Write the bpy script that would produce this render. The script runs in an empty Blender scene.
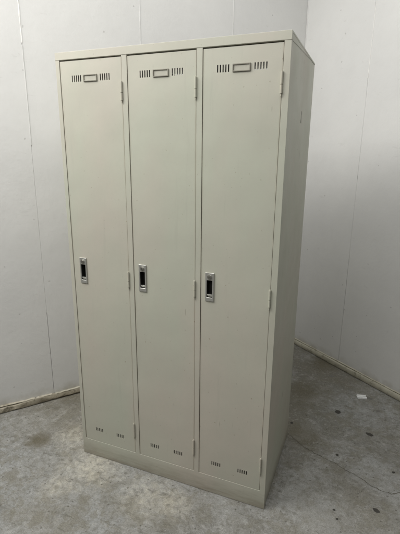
import bpy, bmesh, math, random
from mathutils import Vector, Matrix
random.seed(7)
S = bpy.context.scene
COL = S.collection

# ------------------------------------------------------------------ camera
cd = bpy.data.cameras.new('camera'); cam = bpy.data.objects.new('camera', cd); COL.objects.link(cam)
cd.sensor_fit = 'VERTICAL'; cd.sensor_height = 36.0; cd.lens = 417.358 * 36.0 / 534.0
cd.clip_start = 0.02; cd.clip_end = 100
cam.matrix_world = Matrix(((0.926166, -0.106366, 0.361805, 1.17709),
                           (0.377008, 0.238140, -0.895072, -1.41089),
                           (0.009045, 0.965389, 0.260658, 1.42183),
                           (0, 0, 0, 1)))
S.camera = cam
# ------------------------------------------------------------------ light
W = bpy.data.worlds.new('World'); S.world = W; W.use_nodes = True
bg = W.node_tree.nodes['Background']
bg.inputs[0].default_value = (0.93, 0.97, 1.0, 1); bg.inputs[1].default_value = 0.02

def area(name, loc, target, sx, sy, power, color):
    d = bpy.data.lights.new(name, 'AREA'); d.shape = 'RECTANGLE'; d.size = sx; d.size_y = sy
    d.energy = power; d.color = color
    o = bpy.data.objects.new(name, d); COL.objects.link(o); o.location = loc
    o.rotation_euler = (Vector(target) - Vector(loc)).to_track_quat('-Z', 'Y').to_euler()
    return o
area('ceiling_tube_light', (-0.9, -0.9, 2.65), (0.0, 0.0, 0.5), 1.5, 0.8, 46, (1.0, 0.98, 0.955))
area('ceiling_glow_light', (0.4, -0.4, 3.0), (0.4, -0.35, 0.0), 3.0, 3.0, 60, (1.0, 0.993, 0.975))
area('far_tube_light', (0.3, -2.2, 2.7), (0.3, -0.5, 0.5), 1.2, 0.5, 18, (1.0, 0.98, 0.955))
S.view_settings.view_transform = 'Standard'; S.view_settings.look = 'None'
S.view_settings.exposure = 0.0; S.view_settings.gamma = 1.0

# ------------------------------------------------------------------ materials
class NT:
    def __init__(s, name):
        s.m = bpy.data.materials.new(name); s.m.use_nodes = True
        s.t = s.m.node_tree; s.b = s.t.nodes['Principled BSDF']
        s.co = s.t.nodes.new('ShaderNodeTexCoord').outputs['Object']
    def n(s, typ, **k):
        x = s.t.nodes.new(typ)
        for a, v in k.items(): setattr(x, a, v)
        return x
    def l(s, a, b): s.t.links.new(a, b)
    def noise(s, scale, detail=4, rough=0.55, dist=0.0, co=None):
        x = s.n('ShaderNodeTexNoise'); x.inputs['Scale'].default_value = scale
        x.inputs['Detail'].default_value = detail; x.inputs['Roughness'].default_value = rough
        x.inputs['Distortion'].default_value = dist
        s.l(co or s.co, x.inputs['Vector']); return x.outputs['Fac']
    def ramp(s, fac, stops):
        x = s.n('ShaderNodeValToRGB'); e = x.color_ramp.elements
        while len(e) < len(stops): e.new(0.5)
        for i, (p, c) in enumerate(stops):
            e[i].position = p; e[i].color = (c, c, c, 1) if isinstance(c, (int, float)) else (*c, 1)
        s.l(fac, x.inputs['Fac']); return x.outputs['Color']
    def mix(s, fac, a, b, mode='MIX'):
        x = s.n('ShaderNodeMix', data_type='RGBA', blend_type=mode)
        for i, v in ((0, fac), (6, a), (7, b)):
            if isinstance(v, (int, float)): x.inputs[i].default_value = v
            elif isinstance(v, tuple): x.inputs[i].default_value = (*v, 1)
            else: s.l(v, x.inputs[i])
        return x.outputs[2]
    def math(s, op, a, b=0.0, c=None, clamp=False):
        x = s.n('ShaderNodeMath', operation=op, use_clamp=clamp)
        for i, v in enumerate((a, b, c)):
            if v is None: continue
            if isinstance(v, (int, float)): x.inputs[i].default_value = v
            else: s.l(v, x.inputs[i])
        return x.outputs[0]
    def mapped(s, scale=(1, 1, 1), rot=(0, 0, 0), loc=(0, 0, 0)):
        x = s.n('ShaderNodeMapping'); s.l(s.co, x.inputs[0])
        x.inputs['Scale'].default_value = scale; x.inputs['Rotation'].default_value = rot
        x.inputs['Location'].default_value = loc
        return x.outputs[0]
    def xyz(s):
        x = s.n('ShaderNodeSeparateXYZ'); s.l(s.co, x.inputs[0]); return x.outputs
    def blob(s, x0, y0, r, warp):
        """1 at a spot of the floor, falling to 0 with a ragged edge"""
        v = s.n('ShaderNodeVectorMath', operation='DISTANCE'); s.l(s.co, v.inputs[0])
        v.inputs[1].default_value = (x0, y0, 0)
        d = s.math('ADD', s.math('DIVIDE', v.outputs['Value'], r), s.math('MULTIPLY', s.math('SUBTRACT', warp, 0.5), 1.6))
        return s.math('SUBTRACT', 1.25, d, clamp=True)
    def bump(s, h, strength, dist):
        x = s.n('ShaderNodeBump'); x.inputs['Strength'].default_value = strength
        x.inputs['Distance'].default_value = dist; s.l(h, x.inputs['Height']); s.l(x.outputs[0], s.b.inputs['Normal'])
    def base(s, c):
        if isinstance(c, tuple): s.b.inputs['Base Color'].default_value = (*c, 1)
        else: s.l(c, s.b.inputs['Base Color'])
    def rough(s, r):
        if isinstance(r, (int, float)): s.b.inputs['Roughness'].default_value = r
        else: s.l(r, s.b.inputs['Roughness'])

def m_paint(name, col):
    q = NT(name)
    big = q.noise(1.7, 4, 0.55, 0.3, co=q.mapped((1.6, 1.6, 0.7))); fine = q.noise(60, 3)
    green = (col[0]*0.975, col[1]*1.02, col[2]*0.99); pink = (col[0]*1.04, col[1]*0.975, col[2]*0.985)
    c = q.mix(q.ramp(big, [(0.38, 0.0), (0.62, 1.0)]), green, pink)
    c = q.mix(q.ramp(q.noise(4.5, 5, 0.6, 0.3, co=q.mapped(loc=(7, 3, 1))), [(0.35, 0.0), (0.75, 0.5)]), c, tuple(x*0.90 for x in col))
    c = q.mix(q.ramp(fine, [(0.35, 0.0), (0.75, 0.35)]), c, tuple(x*0.93 for x in col))
    # rubbed, grimy places and faint vertical wipe marks
    wipe = q.ramp(q.noise(30, 4, 0.7, 0.2, co=q.mapped((1, 1, 0.07), loc=(2, 5, 1))), [(0.60, 0.0), (0.70, 0.22)])
    c = q.mix(wipe, c, tuple(x*0.80 for x in col))
    scr = q.ramp(q.noise(46, 2, 0.5, 0.2, co=q.mapped((1.0, 1.0, 0.12), rot=(0, math.radians(28), 0), loc=(1, 9, 4))), [(0.735, 0.0), (0.755, 0.5)])
    c = q.mix(scr, c, (0.24, 0.22, 0.17))
    sp = q.ramp(q.noise(95, 2, 0.5), [(0.72, 0.0), (0.77, 0.6)])
    c = q.mix(sp, c, (0.22, 0.17, 0.11))
    # scuffed, dusty plinth
    z = q.xyz()[2]
    low = q.math('MULTIPLY', q.math('SUBTRACT', 1.0, q.math('DIVIDE', z, 0.11), clamp=True), q.noise(24, 6, 0.7, co=q.mapped((0.4, 0.4, 2.5))))
    c = q.mix(q.ramp(low, [(0.15, 0.0), (0.52, 0.7)]), c, (0.24, 0.212, 0.16))
    # warm rubbed wear along the door edges
    xx = q.xyz()[0]; dmin = None
    for e in (0.0200, 0.2925, 0.3185, 0.5855, 0.6115, 0.8785):
        d = q.math('ABSOLUTE', q.math('SUBTRACT', xx, e)); dmin = d if dmin is None else q.math('MINIMUM', dmin, d)
    near = q.math('SUBTRACT', 1.0, q.math('DIVIDE', dmin, 0.012), clamp=True)
    near = q.math('MULTIPLY', near, q.math('MULTIPLY', q.math('GREATER_THAN', z, 0.09), q.math('LESS_THAN', z, 1.760)))
    wear = q.ramp(q.math('MULTIPLY', near, q.noise(13, 6, 0.7, co=q.mapped((1, 1, 0.45), loc=(3, 3, 3)))), [(0.27, 0.0), (0.55, 0.26)])
    c = q.mix(wear, c, (0.34, 0.285, 0.20))
    q.base(c)
    q.rough(q.ramp(q.noise(7, 6, 0.6), [(0.3, 0.36), (0.75, 0.56)]))
    q.b.inputs['Specular IOR Level'].default_value = 0.4
    h = q.math('ADD', q.noise(3.2, 2), q.math('MULTIPLY', q.noise(260, 2), 0.012))
    q.bump(h, 0.45, 0.012)
    return q.m
def m_metal(name, col, r):
    q = NT(name); q.base(col); q.b.inputs['Metallic'].default_value = 1.0
    q.rough(q.ramp(q.noise(70, 3), [(0.3, r), (0.8, r + 0.15)])); return q.m
def m_plain(name, col, r):
    q = NT(name); f = q.noise(45, 3)
    q.base(q.mix(f, tuple(x*0.8 for x in col), tuple(min(1, x*1.15) for x in col))); q.rough(r); return q.m

def m_wall(name):
    q = NT(name)
    xs = q.xyz()
    col = (0.70, 0.705, 0.695)
    c = q.mix(q.ramp(q.noise(1.6, 4), [(0.3, 0.0), (0.7, 1.0)]), (0.640, 0.640, 0.625), (0.69, 0.688, 0.667))
    c = q.mix(q.ramp(q.noise(9, 7, 0.7), [(0.45, 0.0), (0.8, 0.4)]), c, (0.595, 0.59, 0.57))
    # small knocks and specks
    cb = q.n('ShaderNodeCombineXYZ'); q.l(xs[0], cb.inputs[0]); q.l(xs[2], cb.inputs[1])
    v = q.n('ShaderNodeTexVoronoi', voronoi_dimensions='2D'); v.inputs['Scale'].default_value = 5.5; q.l(cb.outputs[0], v.inputs['Vector'])
    warp = q.math('MULTIPLY', q.noise(90, 3), 0.10)
    near = q.math('LESS_THAN', q.math('ADD', v.outputs['Distance'], warp), 0.073)
    sepc = q.n('ShaderNodeSeparateColor'); q.l(v.outputs['Color'], sepc.inputs[0])
    pick = q.math('GREATER_THAN', sepc.outputs[0], 0.55)
    mark = q.math('MULTIPLY', near, pick)
    c = q.mix(q.math('MULTIPLY', mark, 0.42), c, (0.30, 0.29, 0.27))
    # faint scuffs, wider than high
    sc = q.ramp(q.noise(14, 5, 0.7, 0.6, co=q.mapped((1.0, 1.0, 3.2), loc=(3, 1, 2))), [(0.63, 0.0), (0.69, 0.30)])
    c = q.mix(sc, c, (0.50, 0.49, 0.47))
    # dirt splashed up from the floor
    h = q.math('SUBTRACT', 1.0, q.math('DIVIDE', xs[2], 0.15), clamp=True)
    dirt = q.ramp(q.math('MULTIPLY', h, q.noise(11, 6, 0.65)), [(0.20, 0.0), (0.52, 0.7)])
    c = q.mix(dirt, c, (0.34, 0.31, 0.23))
    q.base(c); q.rough(0.62); q.b.inputs['Specular IOR Level'].default_value = 0.3
    hgt = q.math('ADD', q.math('MULTIPLY', q.noise(48, 4, 0.6), 0.5), q.math('MULTIPLY', mark, -0.7))
    hgt = q.math('ADD', hgt, q.math('MULTIPLY', q.noise(3.5, 3), 2.0))
    q.bump(hgt, 0.38, 0.004)
    return q.m

def m_floor():
    q = NT('concrete')
    co = q.co
    big = q.noise(1.3, 5, 0.6); mid = q.noise(5.5, 6, 0.65, 0.4); fin = q.noise(28, 8, 0.72, 0.3); grit = q.noise(150, 5, 0.7)
    c = q.mix(q.ramp(mid, [(0.30, 0.0), (0.68, 1.0)]), (0.215, 0.208, 0.188), (0.33, 0.328, 0.312))
    wp = q.noise(6.0, 6, 0.7)
    wp2 = q.noise(14.0, 7, 0.75, 0.4)
    # brown stain beside the left foot of the locker and along the wall
    for (x, y, r, f, colr) in ((-0.20, 0.16, 0.34, 0.60, (0.23, 0.205, 0.155)), (-0.40, 0.42, 0.26, 0.6, (0.21, 0.195, 0.155)),
                               (-0.27, -0.02, 0.075, 0.9, (0.135, 0.11, 0.07)), (0.98, 1.42, 0.10, 0.8, (0.10, 0.088, 0.06)), (1.12, 1.12, 0.07, 0.7, (0.11, 0.10, 0.07)), (0.93, 1.0, 0.12, 0.8, (0.10, 0.09, 0.06)),
                               (0.98, 0.75, 0.30, 0.75, (0.14, 0.13, 0.095)), (1.02, 1.25, 0.24, 0.7, (0.15, 0.135, 0.10)),
                               (0.97, 0.50, 0.13, 0.6, (0.14, 0.13, 0.09)), (1.25, 0.05, 0.35, 0.3, (0.26, 0.25, 0.22)),
                               (0.55, 1.2, 0.7, 0.5, (0.16, 0.145, 0.11))):
        c = q.mix(q.math('MULTIPLY', q.blob(x, y, r, wp), f), c, colr)
    # bluish cement skim
    for (x, y, r, f) in ((-0.25, -0.35, 0.45, 0.5), (0.28, -0.30, 0.22, 0.5), (1.15, 0.9, 0.25, 0.35)):
        c = q.mix(q.math('MULTIPLY', q.blob(x, y, r, wp), f), c, (0.33, 0.345, 0.35))
    c = q.mix(q.ramp(fin, [(0.38, 0.65), (0.50, 0.0)]), c, (0.165, 0.158, 0.135))
    c = q.mix(q.ramp(fin, [(0.54, 0.0), (0.66, 0.55)]), c, (0.47, 0.46, 0.43))
    f2 = q.noise(62, 6, 0.7, 0.4, co=q.mapped(loc=(3, 8, 0)))
    c = q.mix(q.ramp(f2, [(0.38, 0.55), (0.46, 0.0)]), c, (0.13, 0.123, 0.10))
    c = q.mix(q.ramp(f2, [(0.56, 0.0), (0.65, 0.35)]), c, (0.46, 0.452, 0.42))
    f3 = q.noise(12, 7, 0.7, 0.5, co=q.mapped(loc=(1, 2, 0)))
    c = q.mix(q.ramp(f3, [(0.51, 0.0), (0.58, 0.6)]), c, (0.185, 0.172, 0.135))
    c = q.mix(q.ramp(big, [(0.45, 0.0), (0.62, 0.3)]), c, (0.25, 0.23, 0.185))
    grit2 = q.noise(300, 3, 0.6)
    f4 = q.noise(3.6, 8, 0.68, 0.9, co=q.mapped(loc=(11, 4, 0)))
    c = q.mix(q.ramp(f4, [(0.52, 0.0), (0.57, 0.28)]), c, (0.175, 0.158, 0.118))
    c = q.mix(q.ramp(f4, [(0.39, 0.28), (0.46, 0.0)]), c, (0.40, 0.40, 0.385))
    for (x, y, rr, f) in ((0.92, 0.95, 0.17, 0.6), (0.98, 0.55, 0.12, 0.5), (-0.27, -0.02, 0.06, 0.75), (-0.36, 0.36, 0.14, 0.45), (1.0, 1.4, 0.12, 0.55)):
        c = q.mix(q.math('MULTIPLY', q.blob(x, y, rr, wp2), f), c, (0.125, 0.108, 0.068))
    # chalky pale patches where dust gathered
    for (x, y, r, f) in ((0.10, -0.06, 0.15, 0.75), (-0.11, 0.08, 0.11, 0.65), (0.42, -0.12, 0.13, 0.5), (0.02, -0.24, 0.07, 0.5), (0.56, -0.12, .07, .5)):
        b = q.math('MULTIPLY', q.blob(x, y, r, wp2), q.ramp(fin, [(0.38, 0.15), (0.62, 1.0)]))
        c = q.mix(q.math('MULTIPLY', b, f), c, (0.60, 0.56, 0.46))
    # short dark scrapes
    s1 = q.ramp(q.noise(22, 5, 0.7, 0.5, co=q.mapped((0.55, 2.1, 1), rot=(0, 0, math.radians(-28)))), [(0.575, 0.0), (0.65, 0.5)])
    c = q.mix(s1, c, (0.125, 0.118, 0.095))
    c = q.mix(1.0, c, (0.94, 0.955, 0.965), 'MULTIPLY')
    s2 = q.ramp(q.noise(34, 4, 0.65, 0.6, co=q.mapped((2.2, 0.6, 1), rot=(0, 0, math.radians(14)), loc=(5, 2, 0))), [(0.63, 0.0), (0.69, 0.6)])
    c = q.mix(q.math('MULTIPLY', s2, 0.12), c, (0.55, 0.535, 0.49))
    sp = q.ramp(q.noise(75, 3, 0.6), [(0.66, 0.0), (0.71, 0.7)])
    c = q.mix(sp, c, (0.09, 0.085, 0.07))
    pore = q.n('ShaderNodeTexVoronoi', voronoi_dimensions='2D'); pore.inputs['Scale'].default_value = 34.0; q.l(co, pore.inputs['Vector'])
    psep = q.n('ShaderNodeSeparateColor'); q.l(pore.outputs['Color'], psep.inputs[0])
    pr = q.math('MULTIPLY', q.math('LESS_THAN', q.math('ADD', pore.outputs['Distance'], q.math('MULTIPLY', q.noise(180, 2), 0.25)), 0.25), q.math('GREATER_THAN', psep.outputs[0], 0.91))
    c = q.mix(q.math('MULTIPLY', pr, 0.65), c, (0.085, 0.078, 0.062))
    c = q.mix(0.26, c, q.ramp(grit, [(0.36, 0.12), (0.64, 0.85)]), 'SOFT_LIGHT')
    c = q.mix(0.18, c, q.ramp(grit2, [(0.38, 0.15), (0.62, 0.85)]), 'SOFT_LIGHT')
    # hairline cracks
    v = q.n('ShaderNodeTexVoronoi', feature='DISTANCE_TO_EDGE'); v.inputs['Scale'].default_value = 3.1
    wv = q.n('ShaderNodeTexNoise'); wv.inputs['Scale'].default_value = 4.0; wv.inputs['Detail'].default_value = 6; q.l(co, wv.inputs['Vector'])
    wm = q.n('ShaderNodeVectorMath', operation='MULTIPLY_ADD'); q.l(wv.outputs['Color'], wm.inputs[0]); wm.inputs[1].default_value = (0.5, 0.5, 0); q.l(co, wm.inputs[2])
    q.l(wm.outputs[0], v.inputs['Vector'])
    hair = q.math('MULTIPLY', q.ramp(v.outputs['Distance'], [(0.0, 1.0), (0.012, 0.0)]), q.ramp(q.noise(2.2, 2), [(0.52, 0.0), (0.66, 0.32)]))
    c = q.mix(hair, c, (0.10, 0.095, 0.08))
    q.base(c)
    q.rough(q.ramp(fin, [(0.3, 0.62), (0.7, 0.85)])); q.b.inputs['Specular IOR Level'].default_value = 0.35
    h = q.math('ADD', q.math('MULTIPLY', fin, 0.8), q.math('MULTIPLY', grit, 0.25))
    h = q.math('ADD', h, q.math('MULTIPLY', mid, 1.2))
    h = q.math('SUBTRACT', h, q.math('MULTIPLY', q.math('ADD', sp, pr), 0.35))
    q.bump(h, 0.7, 0.006)
    return q.m

def m_skirt(name, a, b, dirt):
    q = NT(name)
    c = q.mix(q.ramp(q.noise(9, 6, 0.7), [(0.35, 0.0), (0.65, 1.0)]), a, b)
    c = q.mix(q.ramp(q.noise(24, 6, 0.7, 0.5, co=q.mapped(loc=(4, 2, 1))), [(0.52, 0.0), (0.66, dirt)]), c, (0.10, 0.085, 0.055))
    q.base(c); q.rough(0.7); q.bump(q.noise(35, 5), 0.6, 0.004); return q.m

PAINT = m_paint('locker_paint', (0.482, 0.477, 0.402))
CHROME = m_metal('satin_zinc', (0.54, 0.54, 0.50), 0.34); CHROME.node_tree.nodes['Principled BSDF'].inputs['Metallic'].default_value = 0.7
STEEL = m_metal('dull_steel', (0.42, 0.41, 0.37), 0.38)
STEEL2 = m_plain('holder_steel', (0.235, 0.225, 0.18), 0.4)
BLACK = m_plain('black_plastic', (0.026, 0.026, 0.023), 0.45)
DARK = m_plain('dark_pit', (0.045, 0.042, 0.035), 0.8); CRK = m_plain('crack_dirt', (0.105, 0.098, 0.078), 0.9)
INNER = m_plain('shaded_inner_paint', (0.10, 0.098, 0.08), 0.6)  # locker paint darkened, so the shade inside is in the colour
WALL = m_wall('wall_paint'); FLOOR = m_floor()
SKR = m_skirt('skirting_vinyl', (0.40, 0.38, 0.30), (0.48, 0.46, 0.37), 0.6)
SKL = m_skirt('skirting_worn', (0.20, 0.175, 0.125), (0.44, 0.40, 0.31), 0.85)
CAULK = m_plain('caulk', (0.80, 0.79, 0.76), 0.6)
BEAD = m_skirt('old_paint_bead', (0.56, 0.53, 0.45), (0.36, 0.33, 0.25), 0.85)
GAP = m_plain('faint_mark', (0.16, 0.155, 0.14), 0.9)  # plain grey-brown of the fainter flat marks on the floor
CARD = m_plain('card', (0.44, 0.43, 0.36), 0.6)
WHITE = m_plain('white_plastic', (0.85, 0.86, 0.85), 0.45)

# ------------------------------------------------------------------ mesh helpers
def box(bm, x0, x1, y0, y1, z0, z1, mi=0):
    vs = [bm.verts.new(p) for p in ((x0,y0,z0),(x1,y0,z0),(x1,y1,z0),(x0,y1,z0),(x0,y0,z1),(x1,y0,z1),(x1,y1,z1),(x0,y1,z1))]
    for f in ((0,3,2,1),(4,5,6,7),(0,1,5,4),(1,2,6,5),(2,3,7,6),(3,0,4,7)):
        bm.faces.new([vs[i] for i in f]).material_index = mi
    return vs
def cyl(bm, c, r, h, axis='Z', seg=24, mi=0, r2=None):
    rot = {'Z': Matrix(), 'Y': Matrix.Rotation(math.pi/2, 4, 'X'), 'X': Matrix.Rotation(math.pi/2, 4, 'Y')}[axis]
    n0 = len(bm.faces)
    g = bmesh.ops.create_cone(bm, cap_ends=True, segments=seg, radius1=r, radius2=r if r2 is None else r2, depth=h,
                              matrix=Matrix.Translation(c) @ rot)
    bm.faces.ensure_lookup_table()
    for f in bm.faces[n0:]: f.material_index = mi
def plate(bm, x0, x1, z0, z1, y0, y1, holes, mi=0):
    """an upright sheet from y0 (front) to y1 with rectangular holes cut through it"""
    xs = sorted({round(v, 6) for v in [x0, x1] + [h[0] for h in holes] + [h[1] for h in holes]})
    zs = sorted({round(v, 6) for v in [z0, z1] + [h[2] for h in holes] + [h[3] for h in holes]})
    vd = {}
    def v(i, j, y):
        k = (i, j, y)
        if k not in vd: vd[k] = bm.verts.new((xs[i], y, zs[j]))
        return vd[k]
    def solid(i, j):
        if not (0 <= i < len(xs)-1 and 0 <= j < len(zs)-1): return False
        cx = (xs[i]+xs[i+1])/2; cz = (zs[j]+zs[j+1])/2
        return not any(h[0] < cx < h[1] and h[2] < cz < h[3] for h in holes)
    for i in range(len(xs)-1):
        for j in range(len(zs)-1):
            if not solid(i, j): continue
            fs = [[v(i,j,y0), v(i+1,j,y0), v(i+1,j+1,y0), v(i,j+1,y0)], [v(i,j,y1), v(i,j+1,y1), v(i+1,j+1,y1), v(i+1,j,y1)]]
            if not solid(i-1, j): fs.append([v(i,j,y0), v(i,j+1,y0), v(i,j+1,y1), v(i,j,y1)])
            if not solid(i+1, j): fs.append([v(i+1,j,y0), v(i+1,j,y1), v(i+1,j+1,y1), v(i+1,j+1,y0)])
            if not solid(i, j-1): fs.append([v(i,j,y0), v(i,j,y1), v(i+1,j,y1), v(i+1,j,y0)])
            if not solid(i, j+1): fs.append([v(i,j+1,y0), v(i+1,j+1,y0), v(i+1,j+1,y1), v(i,j+1,y1)])
            for f in fs: bm.faces.new(f).material_index = mi
def obj(name, bm, mats, parent=None, bevel=0.0, seg=2, smooth=True, loc=None):
    bmesh.ops.recalc_face_normals(bm, faces=bm.faces[:])
    me = bpy.data.meshes.new(name); bm.to_mesh(me); bm.free()
    for m in (mats if isinstance(mats, (list, tuple)) else [mats]): me.materials.append(m)
    o = bpy.data.objects.new(name, me); COL.objects.link(o)
    if parent: o.parent = parent
    if loc: o.location = loc
    if smooth:
        for p in me.polygons: p.use_smooth = True
        try: me.set_sharp_from_angle(angle=math.radians(35))
        except Exception: pass
    if bevel:
        md = o.modifiers.new('bevel', 'BEVEL'); md.width = bevel; md.segments = seg; md.limit_method = 'ANGLE'
        md.angle_limit = math.radians(40); md.harden_normals = smooth
    return o
def B(): return bmesh.new()

# ------------------------------------------------------------------ the setting
bm = B()
v = [bm.verts.new(p) for p in ((-6, -6, 0), (6, -6, 0), (6, 6, 0), (-6, 6, 0))]; bm.faces.new(v)
floor = obj('floor', bm, FLOOR, smooth=False); floor['kind'] = 'structure'

C0 = Vector((0.66, 1.71, 0)); DL = Vector((-0.622, -0.783, 0)).normalized(); DR = Vector((0.7975, -0.6033, 0)).normalized()
def frame(dirv, flip):
    """local x runs along the wall away from the corner, local y points into the room (flip sets the side)"""
    nrm = Vector((-dirv.y, dirv.x, 0)) * flip
    return Matrix(((dirv.x, nrm.x, 0, C0.x), (dirv.y, nrm.y, 0, C0.y), (0, 0, 1, 0), (0, 0, 0, 1)))
ML = frame(DL, 1); MR = frame(DR, -1)
# make sure local y points into the room (towards the camera)
for M in (ML, MR):
    assert (M.inverted() @ cam.location).y > 0

def wall(name, M, edges, label):
    bm = B()
    box(bm, edges[0], edges[-1], -0.14, -0.012, -0.05, 3.0)            # backing
    for a, b in zip(edges[:-1], edges[1:]):
        box(bm, a + 0.0007, b - 0.0007, -0.013, 0.0, -0.02, 2.999)       # boards with a fine joint between
    o = obj(name, bm, WALL, bevel=0.0010, seg=1); o.matrix_world = M
    o['kind'] = 'structure'; o['label'] = label
    return o
wl = wall('wall_left', ML, [-0.01, 0.58, 1.178, 1.785, 2.39, 3.0, 3.6, 4.2, 4.8], 'painted white board wall behind the locker')
wr = wall('wall_right', MR, [-0.12, 0.535, 1.14, 1.74, 2.34, 2.94], 'painted white board wall to the right of the locker')

def ragged_strip(name, parent, x, z0, z1, w, mat, amp, y=0.0006, thick=0.0012, step=0.02, lean=0.0, gaps=0.0):
    """thin uneven filler that runs up a joint"""
    bm = B(); z = z0; prev = None
    while z <= z1:
        ww = w * random.uniform(1 - amp, 1 + amp); xx = x + lean * (z - z0) + random.uniform(-1, 1) * w * 0.12
        cur = [bm.verts.new((xx - ww/2, -0.003, z)), bm.verts.new((xx - ww*0.28, y + thick, z)), bm.verts.new((xx + ww*0.28, y + thick, z)), bm.verts.new((xx + ww/2, -0.003, z))]
        if prev and random.random() >= gaps:
            for i in range(3): bm.faces.new([prev[i], prev[i+1], cur[i+1], cur[i]])
        prev = cur; z += step
    return obj(name, bm, mat, parent)
ragged_strip('joint_filler', wl, 1.785, 1.93, 2.999, 0.006, CAULK, 0.35)
ragged_strip('joint_filler', wl, 1.785, 1.46, 1.93, 0.004, WALL, 0.3)
ragged_strip('joint_filler', wl, 1.785, 0.55, 1.46, 0.0034, WALL, 0.3, y=-0.0022, thick=0.0008)
ragged_strip('joint_filler', wl, 1.178, 1.10, 2.999, 0.006, WALL, 0.35)
ragged_strip('joint_filler', wl, 0.58, 1.10, 2.999, 0.005, WALL, 0.35)
ragged_strip('joint_filler', wr, 0.535, 1.86, 2.999, 0.006, CAULK, 0.35, lean=0.01)
ragged_strip('joint_filler', wr, 0.535, 1.30, 1.86, 0.004, WALL, 0.3)
ragged_strip('joint_filler', wr, 0.535, 0.80, 1.30, 0.0034, WALL, 0.3, y=-0.0022, thick=0.0008)
ragged_strip('corner_bead', wr, 0.006, 0.05, 2.999, 0.010, WALL, 0.2, y=0.002)

def skirting(name, parent, x0, x1, h, t, mat, jitter, step=0.03):
    bm = B(); prev = None; x = x0; ph = random.random()*6
    while x <= x1 + 1e-6:
        jj = jitter * (math.sin(x*17 + ph) * 0.5 + random.uniform(-0.5, 0.5))
        jt = jitter * (math.sin(x*9 + ph*2) * 0.6 + random.uniform(-0.4, 0.4))
        pr = [(-0.004, 0.003), (t*0.7 + jt, 0.003 + abs(jj)*0.5), (t + jt*0.6, h*0.35 + jj*0.5), (t*0.8 + jt*0.4, h*0.86 + jj), (t*0.45, h + jj), (-0.004, h + jj*0.8)]
        cur = [bm.verts.new((x, a, b)) for a, b in pr]
        if prev:
            for i in range(5): bm.faces.new([prev[i], prev[i+1], cur[i+1], cur[i]])
        prev = cur; x += step
    return obj(name, bm, mat, parent)
skirting('skirting', wr, 0.0, 2.9, 0.040, 0.015, SKR, 0.0012)
skirting('skirting', wl, 0.0, 4.7, 0.038, 0.016, SKL, 0.005, step=0.022)
# pale bead of old filler on top of the left skirting and a darker line over the right one
def bead(parent, name, x0, x1, z, t, mat, jit, r):
    bm = B(); prev = None; x = x0
    while x <= x1:
        zz = z + jit * random.uniform(-1, 1) + jit * math.sin(x * 13); rr = r * random.uniform(0.6, 1.25)
        cur = [bm.verts.new((x, a * t, zz + b * rr)) for a, b in ((-0.3, 1.0), (0.55, 0.7), (1.0, 0.0), (0.8, -0.8), (-0.3, -1.0))]
        if prev:
            for i in range(4): bm.faces.new([prev[i], prev[i+1], cur[i+1], cur[i]])
        prev = cur; x += 0.018
    return obj(name, bm, mat, parent)
bead(wl, 'old_filler', 1.80, 4.6, 0.041, 0.012, BEAD, 0.0016, 0.0034)
bead(wl, 'old_filler', 0.02, 1.80, 0.038, 0.010, SKR, 0.0022, 0.0035)
bead(wr, 'old_filler', 0.02, 2.85, 0.045, 0.006, SKR, 0.0010, 0.0045)

# crack across the floor and the pits in the concrete
def crack(pts, w0, name='floor_crack'):
    bm = B(); P = [Vector((x, y, 0)) for x, y in pts]; out = []
    for a, b in zip(P[:-1], P[1:]):
        n = max(2, int((b-a).length / 0.009)); side = Vector((-(b-a).y, (b-a).x, 0)).normalized()
        for i in range(n):
            out.append((a.lerp(b, i/n) + side * random.gauss(0, 0.0022), side))
    prev = None
    for k, (q, s) in enumerate(out):
        w = w0 * random.uniform(0.35, 1.3) * min(1, 0.25 + k/8, 0.15 + (len(out)-1-k)/8)
        cur = [bm.verts.new((q + s*w/2).to_3d() + Vector((0, 0, 0.0006))), bm.verts.new(q - s*w/2 + Vector((0, 0, 0.0006)))]
        if prev: bm.faces.new([prev[0], prev[1], cur[1], cur[0]])
        prev = cur
    return obj(name, bm, CRK, floor, smooth=False)
crack([(0.86, 0.57), (0.89, 0.542), (0.987, 0.463), (1.069, 0.424), (1.146, 0.400), (1.211, 0.365), (1.265, 0.349), (1.303, 0.319), (1.354, 0.296), (1.395, 0.297), (1.432, 0.321), (1.55, 0.33), (1.8, 0.22)], 0.0042)
crack([(1.157, 1.070), (1.178, 1.066), (1.196, 1.040), (1.180, 1.028), (1.190, 1.010)], 0.003)
crack([(1.175, 1.072), (1.205, 1.052), (1.19, 1.02)], 0.002)
crack([(1.303, 0.319), (1.27, 0.25), (1.20, 0.20)], 0.0015)

def blotch(x, y, a, b, ang, name='floor_pit', mat=None, ragg=0.12, z=0.0008):
    bm = B(); n = 18; vs = []
    for i in range(n):
        t = 2*math.pi*i/n; r = 1 + random.uniform(-ragg, ragg)
        u, w = a*r*math.cos(t), b*r*math.sin(t); ca, sa = math.cos(ang), math.sin(ang)
        vs.append(bm.verts.new((x + u*ca - w*sa, y + u*sa + w*ca, z)))
    bm.faces.new(vs)
    return obj(name, bm, mat or DARK, floor, smooth=False)
blotch(1.132, 0.835, 0.016, 0.017, 0.2); blotch(1.303, 0.691, 0.020, 0.012, -0.3, ragg=0.15)
blotch(1.336, 0.176, 0.014, 0.010, -0.5, ragg=0.18); blotch(0.905, 0.630, 0.008, 0.009, 0)
blotch(1.346, 0.936, 0.011, 0.010, 0.5, mat=GAP); blotch(1.157, 0.461, 0.007, 0.008, 0)
blotch(1.173, 0.111, 0.006, 0.005, 0); blotch(1.188, 0.069, 0.006, 0.005, 0.6)
blotch(1.30, 1.055, 0.017, 0.011, -0.2, mat=GAP); blotch(1.06, 1.24, 0.02, 0.009, 0.3, mat=GAP)
blotch(1.41, 0.44, 0.008, 0.006, 0.6)

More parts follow.
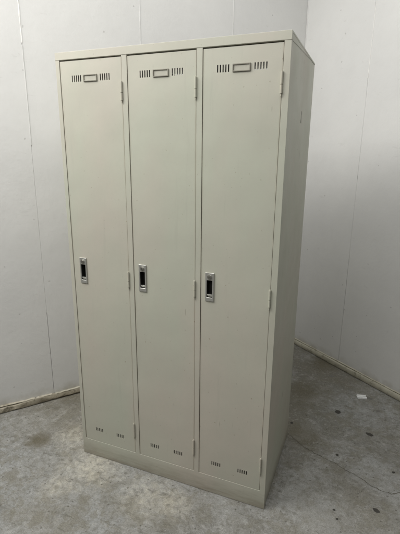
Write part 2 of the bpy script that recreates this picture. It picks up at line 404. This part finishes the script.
# ------------------------------------------------------------------ floor scrap
sc = bpy.data.objects.new('plastic_scrap', None); COL.objects.link(sc); sc.location = (1.254, 1.048, 0)
sc.scale = (0.8, 0.75, 0.9); sc.rotation_euler = (0, 0, math.radians(17))
sc['label'] = 'small white plastic scrap with two ridges lying on the concrete near the right wall'; sc['category'] = 'scrap'
bm = B(); box(bm, -0.034, 0.034, -0.024, 0.024, 0.0, 0.004); obj('base_plate', bm, WHITE, sc, bevel=0.001)
for s in (-1, 1):
    bm = B(); box(bm, -0.033, 0.033, s*0.0145 - 0.0075, s*0.0145 + 0.0075, 0.004, 0.011); obj('ridge', bm, WHITE, sc, bevel=0.002)

# ------------------------------------------------------------------ the locker
LW, LD, LH = 0.903, 0.522, 1.79
ZB, ZT = 0.088, 1.7625
L = bpy.data.objects.new('steel_locker', None); COL.objects.link(L)
L['label'] = 'tall greige steel locker with three narrow doors standing on the concrete floor'; L['category'] = 'locker'
doors = [(0.0200, 0.2925), (0.3185, 0.5855), (0.6115, 0.8785)]
G = 0.0016
# front frame with three openings; the bottom rail is the plinth
bm = B()
plate(bm, 0.0004, LW - 0.0004, 0.0018, ZT + 0.001, 0.0, 0.016, [(a - G*1.4, b + G, ZB - G, ZT - G*0.2) for a, b in doors])
obj('front_frame', bm, PAINT, L, bevel=0.0011, smooth=False)
# top with a turned-down lip
bm = B()
def prism(bm, prof, x0, x1):
    a = [bm.verts.new((x0, y, z)) for y, z in prof]; b = [bm.verts.new((x1, y, z)) for y, z in prof]
    bm.faces.new(a); bm.faces.new(b[::-1]); n = len(prof)
    for i in range(n): bm.faces.new([a[i], b[i], b[(i+1) % n], a[(i+1) % n]])
prism(bm, [(-0.0012, ZT + 0.0005), (-0.0012, LH), (LD, LH), (LD, LH - 0.0065), (0.0145, LH - 0.0065), (0.0145, ZT + 0.0005)], 0, LW)
for xa, xb in ((LW - 0.004, LW - 0.0001), (0.0001, 0.004)):
    prism(bm, [(0.0150, ZT + 0.0005), (0.0150, LH - 0.0070), (0.42, LH - 0.0070), (0.38, LH - 0.0090)], xa, xb)
top = obj('top_panel', bm, PAINT, L, bevel=0.002, seg=3)
for (x0, x1) in ((0.0, 0.0012), (LW - 0.0012, LW)):
    bm = B()
    if x0 > 0.5:   # side seen in the photo, with the small stamped joining slot
        box(bm, LW - 0.020, LW - 0.0012, 0.0012, LD - 0.001, 0.0022, LH - 0.0068)
    else:
        box(bm, 0.0012, 0.018, 0.0012, LD - 0.001, 0.0022, LH - 0.0068)
    sp = obj('side_panel', bm, PAINT, L, bevel=0.0015)
    if x0 > 0.5:
        bm = B()
        cyl(bm, (LW - 0.0010, 0.272, 1.574), 0.0075, 0.0012, 'X', 16)
        cyl(bm, (LW - 0.0010, 0.272, 1.546), 0.0075, 0.0012, 'X', 16)
        box(bm, LW - 0.0016, LW - 0.0006, 0.2665, 0.2775, 1.550, 1.570)
        obj('joining_slot', bm, STEEL2, sp)
bm = B(); box(bm, 0.019, LW - 0.021, LD - 0.003, LD - 0.0005, 0.002, ZT - 0.001); obj('back_panel', bm, PAINT, L)
bm = B(); box(bm, 0.019, LW - 0.021, 0.017, LD - 0.004, ZB - 0.012, ZB - 0.004); obj('bottom_shelf', bm, INNER, L)
for x in (0.3055, 0.5985):
    bm = B(); box(bm, x - 0.006, x + 0.006, 0.017, LD - 0.004, ZB - 0.003, ZT - 0.002); obj('partition', bm, INNER, L)

for fx in (0.035, LW - 0.035):
    for fy in (0.05, LD - 0.05):
        bm = B(); cyl(bm, (fx, fy, 0.0380), 0.016, 0.076, 'Z', 20); obj('foot', bm, BLACK, L)
YD = 0.0016     # the doors sit slightly behind the frame
handle_x = [(0.0520, 0.0865), (0.3405, 0.3755), (0.6290, 0.6650)]
ORDER = ['left', 'middle', 'right']
def door(k):
    a, b = doors[k]; hx0, hx1 = handle_x[k]; hc = (hx0 + hx1)/2; cx = (a + b)/2
    zc = 0.9365                                   # handle centre
    holes = []
    for s in (-1, 1):
        for i in range(5):
            x = cx + s*(0.0445 + 0.0095*i); holes.append((x - 0.0020, x + 0.0020, 1.6835, 1.7065))
            x = cx + s*(0.0400 + 0.0090*i); holes.append((x - 0.0019, x + 0.0019, 0.1430, 0.1615))
    holes.append((hc - 0.0125, hc + 0.0125, zc - 0.043, zc + 0.028))
    bm = B(); plate(bm, a, b, ZB, ZT - 0.0045, YD, YD + 0.0014, holes)
    d = obj('door', bm, PAINT, L, bevel=0.0005, seg=2, smooth=False)
    d['label'] = ('left', 'middle', 'right')[k] + ' of the three locker doors'
    # folded edges of the sheet
    bm = B()
    box(bm, a, a + 0.0014, YD + 0.0015, YD + 0.016, ZB, ZT - 0.0045); box(bm, b - 0.0014, b, YD + 0.0015, YD + 0.016, ZB, ZT - 0.0045)
    box(bm, a + 0.0015, b - 0.0015, YD + 0.0015, YD + 0.016, ZT - 0.006, ZT - 0.0045); box(bm, a + 0.0015, b - 0.0015, YD + 0.0015, YD + 0.016, ZB, ZB + 0.0014)
    obj('folded_edge', bm, PAINT, d, smooth=False)
    # dark sheet behind the vent slots
    # handle: chrome bezel, black pocket, lock barrel, pull tongue
    w = (hx1 - hx0)/2; zl, zh = zc - 0.0565, zc + 0.0565
    bm = B()
    plate(bm, hc - w, hc + w, zl, zh, YD - 0.0045, YD - 0.0001, [(hc - 0.0110, hc + 0.0110, zc - 0.0415, zc + 0.0265)])
    obj('handle_bezel', bm, CHROME, d, bevel=0.0019, seg=3)
    bm = B()
    X0, X1, Z0, Z1, Y0, Y1 = hc - 0.0118, hc + 0.0118, zc - 0.0425, zc + 0.0275, YD - 0.0008, YD + 0.024
    q = [bm.verts.new(p) for p in ((X0,Y0,Z0),(X1,Y0,Z0),(X1,Y0,Z1),(X0,Y0,Z1),(X0,Y1,Z0+0.012),(X1,Y1,Z0+0.012),(X1,Y1,Z1),(X0,Y1,Z1))]
    for f in ((4,5,6,7),(0,1,5,4),(1,2,6,5),(2,3,7,6),(3,0,4,7)): bm.faces.new([q[i] for i in f])
    obj('handle_pocket', bm, BLACK, d, smooth=False)
    bm = B()
    q = [(hc - 0.0100, YD + 0.0020, zc - 0.040), (hc + 0.0100, YD + 0.0020, zc - 0.040), (hc + 0.0100, YD - 0.0035, zc - 0.030), (hc - 0.0100, YD - 0.0035, zc - 0.030),
         (hc - 0.0100, YD + 0.0060, zc - 0.040), (hc + 0.0100, YD + 0.0060, zc - 0.040), (hc + 0.0100, YD + 0.0010, zc - 0.029), (hc - 0.0100, YD + 0.0010, zc - 0.029)]
    vv = [bm.verts.new(p) for p in q]
    for f in ((0,1,2,3),(7,6,5,4),(0,4,5,1),(1,5,6,2),(2,6,7,3),(3,7,4,0)): bm.faces.new([vv[i] for i in f])
    obj('handle_tongue', bm, CHROME, d, bevel=0.0008)
    bm = B()
    cyl(bm, (hc, YD - 0.0062, zc + 0.0405), 0.0088, 0.0034, 'Y', 28, 0)
    cyl(bm, (hc, YD - 0.0084, zc + 0.0405), 0.0058, 0.0016, 'Y', 24, 1)
    box(bm, hc - 0.0008, hc + 0.0008, YD - 0.0096, YD - 0.0088, zc + 0.0370, zc + 0.0440, 2)
    obj('lock_barrel', bm, [CHROME, STEEL, BLACK], d, bevel=0.0006)
    # card holder
    cz = 1.6945
    bm = B(); plate(bm, cx - 0.0305, cx + 0.0305, cz - 0.0122, cz + 0.0122, YD - 0.0042, YD - 0.0001, [(cx - 0.0268, cx + 0.0268, cz - 0.0086, cz + 0.0086)])
    ch = obj('card_holder', bm, STEEL2, d, bevel=0.0009)
    bm = B(); box(bm, cx - 0.0271, cx + 0.0271, YD - 0.0012, YD - 0.0004, cz - 0.0089, cz + 0.0089); obj('name_card', bm, CARD, d, smooth=False)
    # hinges on the right edge
    for z0, z1 in ((1.600, 1.673), (0.880, 0.954), (0.163, 0.243)):
        xh = b + G*0.5 - 0.0008
        bm = B()
        zm = (z0 + z1)/2
        for (u, vv_) in ((z0 + 0.010, zm - 0.0006), (zm + 0.0006, z1)):
            cyl(bm, (xh, -0.0030, (u + vv_)/2), 0.0042, vv_ - u, 'Z', 20)
        cyl(bm, (xh, -0.0030, z0 + 0.006), 0.0022, 0.010, 'Z', 16)
        cyl(bm, (xh, -0.0030, z1 + 0.0012), 0.0030, 0.003, 'Z', 16)
        box(bm, xh - 0.0040, xh + 0.0001, -0.0028, YD - 0.0001, z0 + 0.011, z1 - 0.001)
        obj('hinge', bm, PAINT, d, bevel=0.0005)
    return d
for k in range(3): door(k)

S.render.engine = 'CYCLES'
